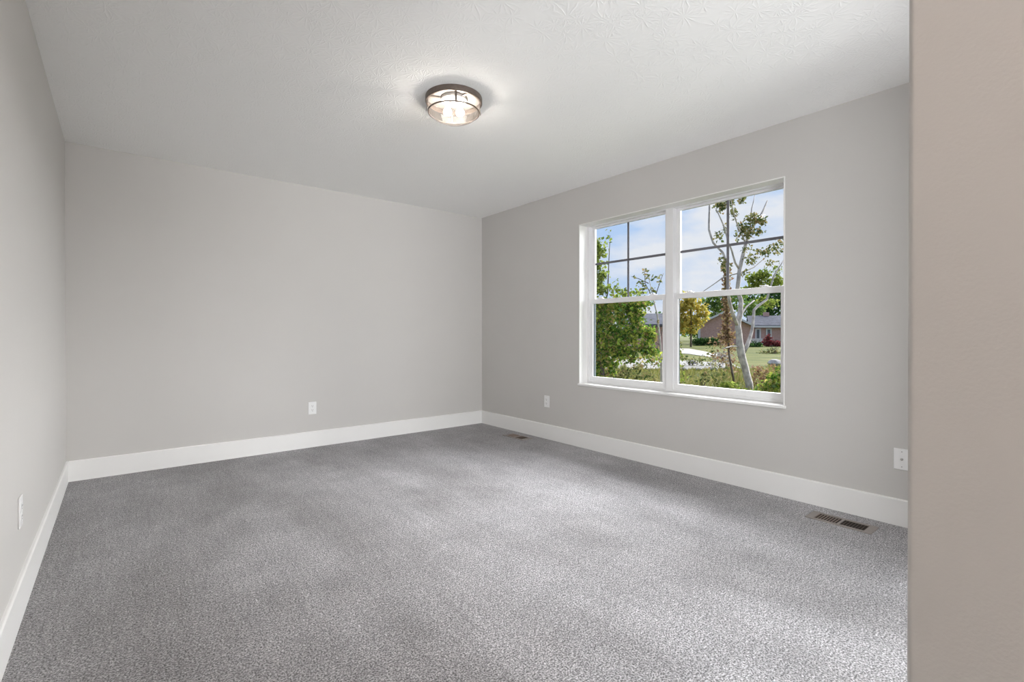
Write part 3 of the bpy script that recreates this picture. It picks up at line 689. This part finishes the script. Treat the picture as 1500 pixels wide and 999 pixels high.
for s0, wd in ((.9, .75), (2.3, .75), (5.0, 1.3), (8.0, 1.3)):
    c0 = a0+across*s0; c1 = a0+across*(s0+wd)
    fr2 = local(MB().poly([Vector((c0.x, c0.y, .25)), Vector((c1.x, c1.y, .25)), Vector((c1.x, c1.y, 1.72)), Vector((c0.x, c0.y, 1.72))], -away*.08), 'window', M['fascia'], house)
    c0 = c0+across*.2; c1 = c1-across*.2
    m_ = MB().poly([Vector((c0.x, c0.y, .42)), Vector((c1.x, c1.y, .42)), Vector((c1.x, c1.y, 1.55)), Vector((c0.x, c0.y, 1.55))], -away*.10); bmesh.ops.translate(m_.bm, vec=-house.location, verts=m_.bm.verts)
    m_.build('pane', M['pane_dark'], fr2)
c0 = a0+across*2.2+away*3.2
local(MB().poly([Vector((c0.x, c0.y, zc_)), Vector((c0.x, c0.y, zc_))+across*.8, Vector((c0.x, c0.y, zc_))+across*.8+away*.7, Vector((c0.x, c0.y, zc_))+away*.7], (0, 0, 1.9)), 'chimney', M['brick'], house)
c0 = Vector((gl.x, gl.y, bz))-away*.10
local(MB().poly([c0-across*.05, c0+across*.25, c0+across*.25-away*.08, c0-across*.05-away*.08], (0, 0, zc_-bz-.1)), 'downspout', M['fascia'], house)
c0 = a0-away*2.0+across*.2
local(MB().poly([Vector((c0.x, c0.y, bz)), Vector((c0.x, c0.y, bz))+across*1.7, Vector((c0.x, c0.y, bz))+across*1.7+away*1.9, Vector((c0.x, c0.y, bz))+away*1.9], (0, 0, .75)), 'porch_base', M['fascia'], house)

# --- second house, brick under a slate roof
h2 = thing('garden_house', 'brick house with grey roof half hidden behind the bushy tree', 'house', base_of(958, 38))
D = 38.0
l2, r2 = P(915, 477, D), P(985, 477, D); aw = Vector((ray(950, 490).x, ray(950, 490).y, 0)).normalized(); ac = Vector((r2.x-l2.x, r2.y-l2.y, 0)).normalized(); ze = l2.z
local(MB().poly([Vector((l2.x, l2.y, bz)), Vector((r2.x, r2.y, bz)), Vector((r2.x, r2.y, ze)), Vector((l2.x, l2.y, ze))], aw*6), 'wall', M['brick'], h2)
b0 = Vector((l2.x, l2.y, ze))-ac*.4-aw*.4; b1 = Vector((r2.x, r2.y, ze))+ac*.4-aw*.4
mb = MB().poly([b0, b1, b1+aw*3.4+Vector((0, 0, .95)), b0+aw*3.4+Vector((0, 0, .95))], (0, 0, .12))
mb.poly([b0+aw*6.8, b1+aw*6.8, b1+aw*3.4+Vector((0, 0, .95)), b0+aw*3.4+Vector((0, 0, .95))], (0, 0, .12))
local(mb, 'roof', M['shingle'], h2)
local(MB().poly([b0-Vector((0, 0, .12)), b1-Vector((0, 0, .12)), b1, b0], -aw*.06), 'gutter', M['bark_dark'], h2)

# --- hedges and shrubs
def shrub(name, label, px, depth, spec, mat, leaf, dens, cat='shrub', group=None, stems=True):
    t = thing(name, label, cat, base_of(px, depth), 0, group)
    bot = 490.0+(CAM.z-GZ)*F/depth
    if stems:
        mb = MB()
        for k in range(6):
            a, b = limb([(px+rng.uniform(-2, 2), bot), (px+rng.uniform(-5, 5), bot-6), (px+rng.uniform(-9, 9), bot-12)], depth, [1.2, .9, .4]); mb.tube(a, b, 5)
        local(mb, 'stems', M['bark_dark'], t)
    local(foliage(spec, depth, leaf, dens, rng, 1.0), 'foliage', M[mat], t)
    return t
shrub('hedge', 'clipped dark green hedge before the brick gable', 1034, 56, [(1018+i*4, 501, 4.5, 6.5) for i in range(9)], 'leaf_dark', .22, 5, 'hedge', stems=False)
shrub('shrub', 'round green shrub beside the white porch base', 1106, 50, [(1100, 508, 6, 7), (1107, 507, 7, 7), (1112, 509, 5, 7)], 'leaf_dark', .22, 4)
shrub('shrub', 'red-leaved shrub before the ranch house wing', 1132, 52, [(1122, 503, 6, 6), (1130, 503, 8, 5), (1138, 505, 8, 5), (1146, 506, 8, 5), (1126, 495, 3, 7)], 'leaf_red', .25, 3.5)
shrub('shrub', 'low grey-green shrub patch below the red-leaved shrub', 1134, 34, [(1120, 517, 10, 5), (1134, 516, 12, 5), (1148, 517, 10, 5)], 'leaf_olive', .16, 1.6)
shrub('shrub', 'reddish brown shrub behind the pale tree trunk', 1060, 16.6, [(1058, 492, 9, 9, .8), (1064, 502, 10, 9, .7), (1052, 508, 8, 8, .5), (1068, 515, 8, 9, .5), (1060, 480, 7, 7, .5), (1074, 528, 7, 12, .5), (1072, 548, 9, 14, .6), (1046, 520, 9, 7, .5), (1056, 526, 10, 7, .5), (1066, 530, 10, 8, .6), (1044, 500, 7, 8, .35)], 'leaf_rust', .09, .9)
shrub('shrub', 'bright lime shrub at the foot of the pale tree', 1072, 11.0, [(1066, 566, 10, 8), (1076, 570, 9, 8), (1058, 572, 9, 6), (1086, 578, 8, 8)], 'leaf_lime', .09, 1.2)
shrub('shrub', 'dark green shrub under the window by the pale tree', 1132, 10.5, [(1140, 560, 14, 16), (1124, 568, 12, 12), (1150, 545, 12, 14), (1134, 582, 16, 10), (1112, 576, 9, 9), (1158, 565, 14, 20)], 'leaf_green', .09, .9)
shrub('shrub', 'ochre shrub thicket right of the pale tree trunk', 1116, 13, [(1110, 545, 10, 12, .8), (1122, 550, 10, 10, .8), (1104, 560, 7, 10, .8), (1128, 538, 8, 7, .5), (1118, 563, 10, 8, .7)], 'leaf_rust', .09, .8)
shrub('shrub', 'olive weeds on the near lawn left of the pale tree', 1030, 13, [(1040, 548, 14, 9, .7), (1052, 556, 12, 10, .7), (1022, 552, 12, 8, .35), (1046, 540, 8, 6, .5), (1062, 545, 8, 10, .7)], 'leaf_olive', .09, .55)
shrub('shrub', 'pale seed-headed bush beside the driveway', 1056, 20, [(1052, 522, 8, 8, .8), (1062, 520, 8, 8, .8), (1068, 528, 7, 7, .6), (1046, 530, 8, 5, .5)], 'blossom', .12, .9)
shrub('shrub', 'green weeds along the gravel path', 1012, 21, [(998, 524, 8, 7, .6), (1008, 528, 10, 5, .5), (1020, 529, 10, 6, .6), (1034, 526, 10, 6, .5), (1005, 536, 10, 4, .5), (1025, 537, 12, 4, .45), (1045, 534, 10, 5, .5), (994, 510, 6, 12, .5), (1042, 512, 8, 8, .6)], 'leaf_olive', .13, .8)
shrub('shrub', 'yellow-green shrub against the window centre post', 996, 12.5, [(994, 545, 6, 14, .8), (990, 500, 7, 20, .6), (998, 556, 7, 8, .8), (994, 520, 6, 12, .6)], 'leaf_lime', .08, .7)
shrub('shrub', 'ragged green shrub below the slate-roofed house', 940, 11.5, [(930, 545, 12, 9, .5), (948, 548, 10, 8, .5), (915, 545, 10, 10, .9), (960, 530, 7, 12, .35), (900, 552, 12, 10, 1), (925, 530, 12, 8, .4), (945, 535, 10, 8, .4), (910, 522, 10, 8, .5), (930, 556, 14, 7, .7), (955, 558, 10, 6, .7)], 'leaf_olive', .09, .7)
# --- tall grass and weeds on the near lawn
mb = MB()
for _ in range(14000):
    px = rng.uniform(840, 1200); py = 542+110*rng.random()**2.0
    g = gp(px, py); hgt = rng.uniform(.05, .22)*(1.5 if math.sin(px*.09)+math.sin(px*.23+py*.3) > .6 else .7)
    a = rng.random()*2*PI; lean = Vector((math.cos(a), math.sin(a), 0))*hgt*rng.uniform(.1, .6); w = Vector((-math.sin(a), math.cos(a), 0))*rng.uniform(.006, .018)
    b_ = [g-w, g+w, g+w*.6+lean*.5+Vector((0, 0, hgt*.6)), g+lean+Vector((0, 0, hgt))]
    b_ = [mb.bm.verts.new(v) for v in b_]; mb.bm.faces.new(b_)
o = mb.build('tall_grass', M['grass'], None, recalc=False); o['kind'] = 'stuff'; o['label'] = 'tall olive grass and weeds on the lawn near the window'; o['category'] = 'grass'
# --- rocks beside the path
k = 0
for (px, py, s) in [(1016, 533.5, .20), (1024, 543, .12), (1046, 543, .15), (1003, 543, .14), (1135, 536, .30)]:
    g = gp(px, py); o = MB()
    bmesh.ops.create_icosphere(o.bm, subdivisions=2, radius=s)
    for v in o.bm.verts: v.co = Vector((v.co.x*(1+rng.uniform(-.15, .2)), v.co.y*(1+rng.uniform(-.15, .2)), v.co.z*.62*(1+rng.uniform(-.15, .15))))
    o = o.build('rock', M['rock']); o.location = (g.x, g.y, GZ+s*.4)
    o['label'] = 'pale rock lying along the gravel path'; o['category'] = 'rock'; o['group'] = 'rocks along the gravel path'
